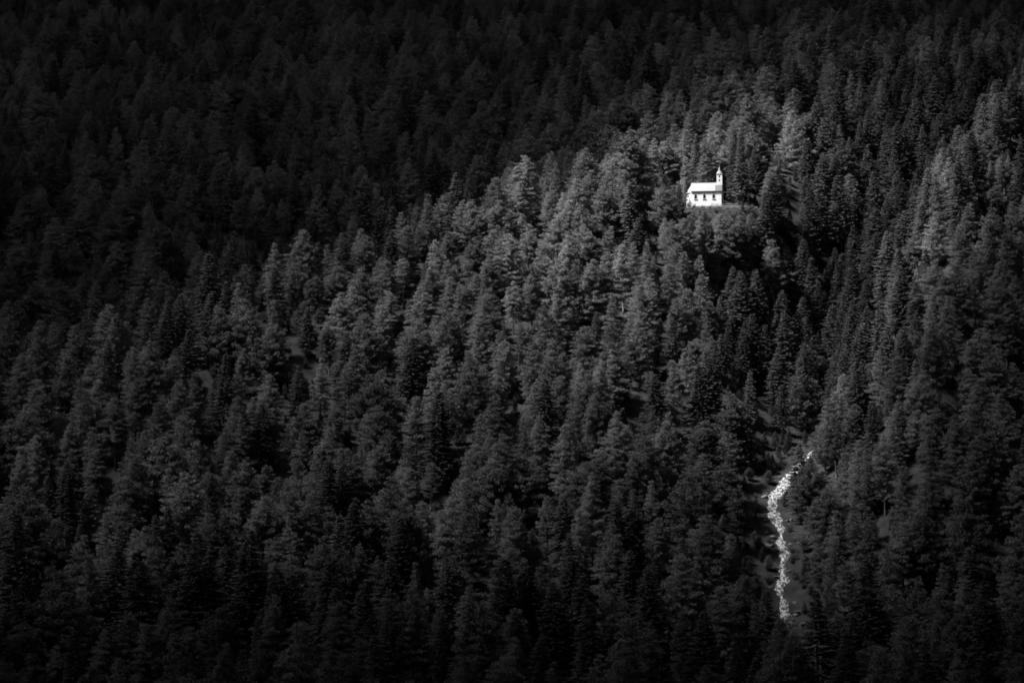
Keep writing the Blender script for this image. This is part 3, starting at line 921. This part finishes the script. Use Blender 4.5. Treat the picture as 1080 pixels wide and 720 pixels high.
# turret on the right end
tx, tw = L2 - .60, .78
ty0, ty1 = yc - .78, yc + .78
zb, zt = WH + RH - 1.4, WH + RH + 2.55
tb = bmesh.new()
hl = [arch_pts(tx, zb + 1.75 + k * 1.12, .40, zb + 2.15 + k * 1.12, zb + 2.42 + k * 1.12) for k in range(2)]
bm = holed_wall([(tx - tw, zb), (tx + tw, zb), (tx + tw, zt), (tx - tw, zt)], hl, ty0, .25)
bmbox(bm, [(tx - tw, ty0, zb), (tx - tw, ty1, zb), (tx + tw, ty1, zb), (tx + tw, ty0, zb), (tx - tw, ty0, zt), (tx - tw, ty1, zt), (tx + tw, ty1, zt), (tx + tw, ty0, zt)],
      [(0, 4, 5, 1), (1, 5, 6, 2), (2, 6, 7, 3), (4, 7, 6, 5)])
me = bpy.data.meshes.new('bell_turret'); bm.to_mesh(me); bm.free(); me.materials.append(M['plaster'])
tu = link('bell_turret', me, ch)
for k in range(2):
    pn = MB(); pn.box(tx - .24, tx + .24, ty0 + .22, ty0 + .26, zb + 1.7 + k * 1.12, zb + 2.46 + k * 1.12); pn.build('bell_opening', M['pane'], tu)
m = MB(); m.box(tx - tw - .03, tx + tw + .24, ty0 + .05, ty1 - .05, 0, zb + .02); m.build('facade_pier', M['plaster'], ch)
r2 = math.sqrt(2)
m = MB(); m.lathe([((tw + .03) * r2, zt - .14), ((tw + .12) * r2, zt - .02), ((tw + .14) * r2, zt + .08), ((tw + .04) * r2, zt + .12)], tx, yc, 4, R(45)); m.build('turret_cornice', M['plaster'], tu)
m = MB(); m.lathe([(tw * 1.12, zt + .12), (tw * 1.05, zt + .32), (tw * .98, zt + .5), (tw * .66, zt + .75), (tw * .50, zt + .95), (tw * .40, zt + 1.3), (tw * .24, zt + 1.75), (.09, zt + 2.1), (.05, zt + 2.2)], tx, yc, 8, R(22.5)); m.build('spire', M['spire'], tu)
m = MB(); m.lathe([(.02, zt + 2.15), (.13, zt + 2.22), (.16, zt + 2.33), (.12, zt + 2.44), (.02, zt + 2.5)], tx, yc, 10)
m.box(tx - .035, tx + .035, yc - .03, yc + .03, zt + 2.45, zt + 3.35); m.box(tx - .26, tx + .26, yc - .028, yc + .028, zt + 2.98, zt + 3.05)
m.build('cross', M['iron'], tu)

# low fence and retaining wall in front of the chapel
fe = empty('wooden_fence', (CHX + 1.4, CHY - 1.6, CHZ - .15))
tag(fe, 'low weathered rail fence in front of the white chapel', 'fence')
for i in range(6):
    m = MB(); m.box(i * 1.5 - .07, i * 1.5 + .07, -.07, .07, -.5, .95); m.build('post', M['wood'], fe, bevel=.02)
for zz in (.42, .78):
    m = MB(); m.box(-.1, 7.6, -.115, -.072, zz, zz + .13); m.build('rail', M['wood'], fe, bevel=.01)
wl = MB()
rw = random.Random(3)
for row in range(3):
    xx = -1.0 + (row % 2) * .3
    while xx < 8.0:
        l = rw.uniform(.5, 1.0)
        wl.box(xx, xx + l - .03, -.25 + rw.uniform(-.03, .03), .25, -.55 + row * .3, -.55 + row * .3 + .28); xx += l
w_ = wl.build('stone_wall', M['wall_stone'], None, bevel=.04)
w_.location = (CHX + 2.2, CHY - 2.6, CHZ - .35)
tag(w_, 'low pale dry stone wall along the edge of the chapel terrace', 'wall', kind='thing')
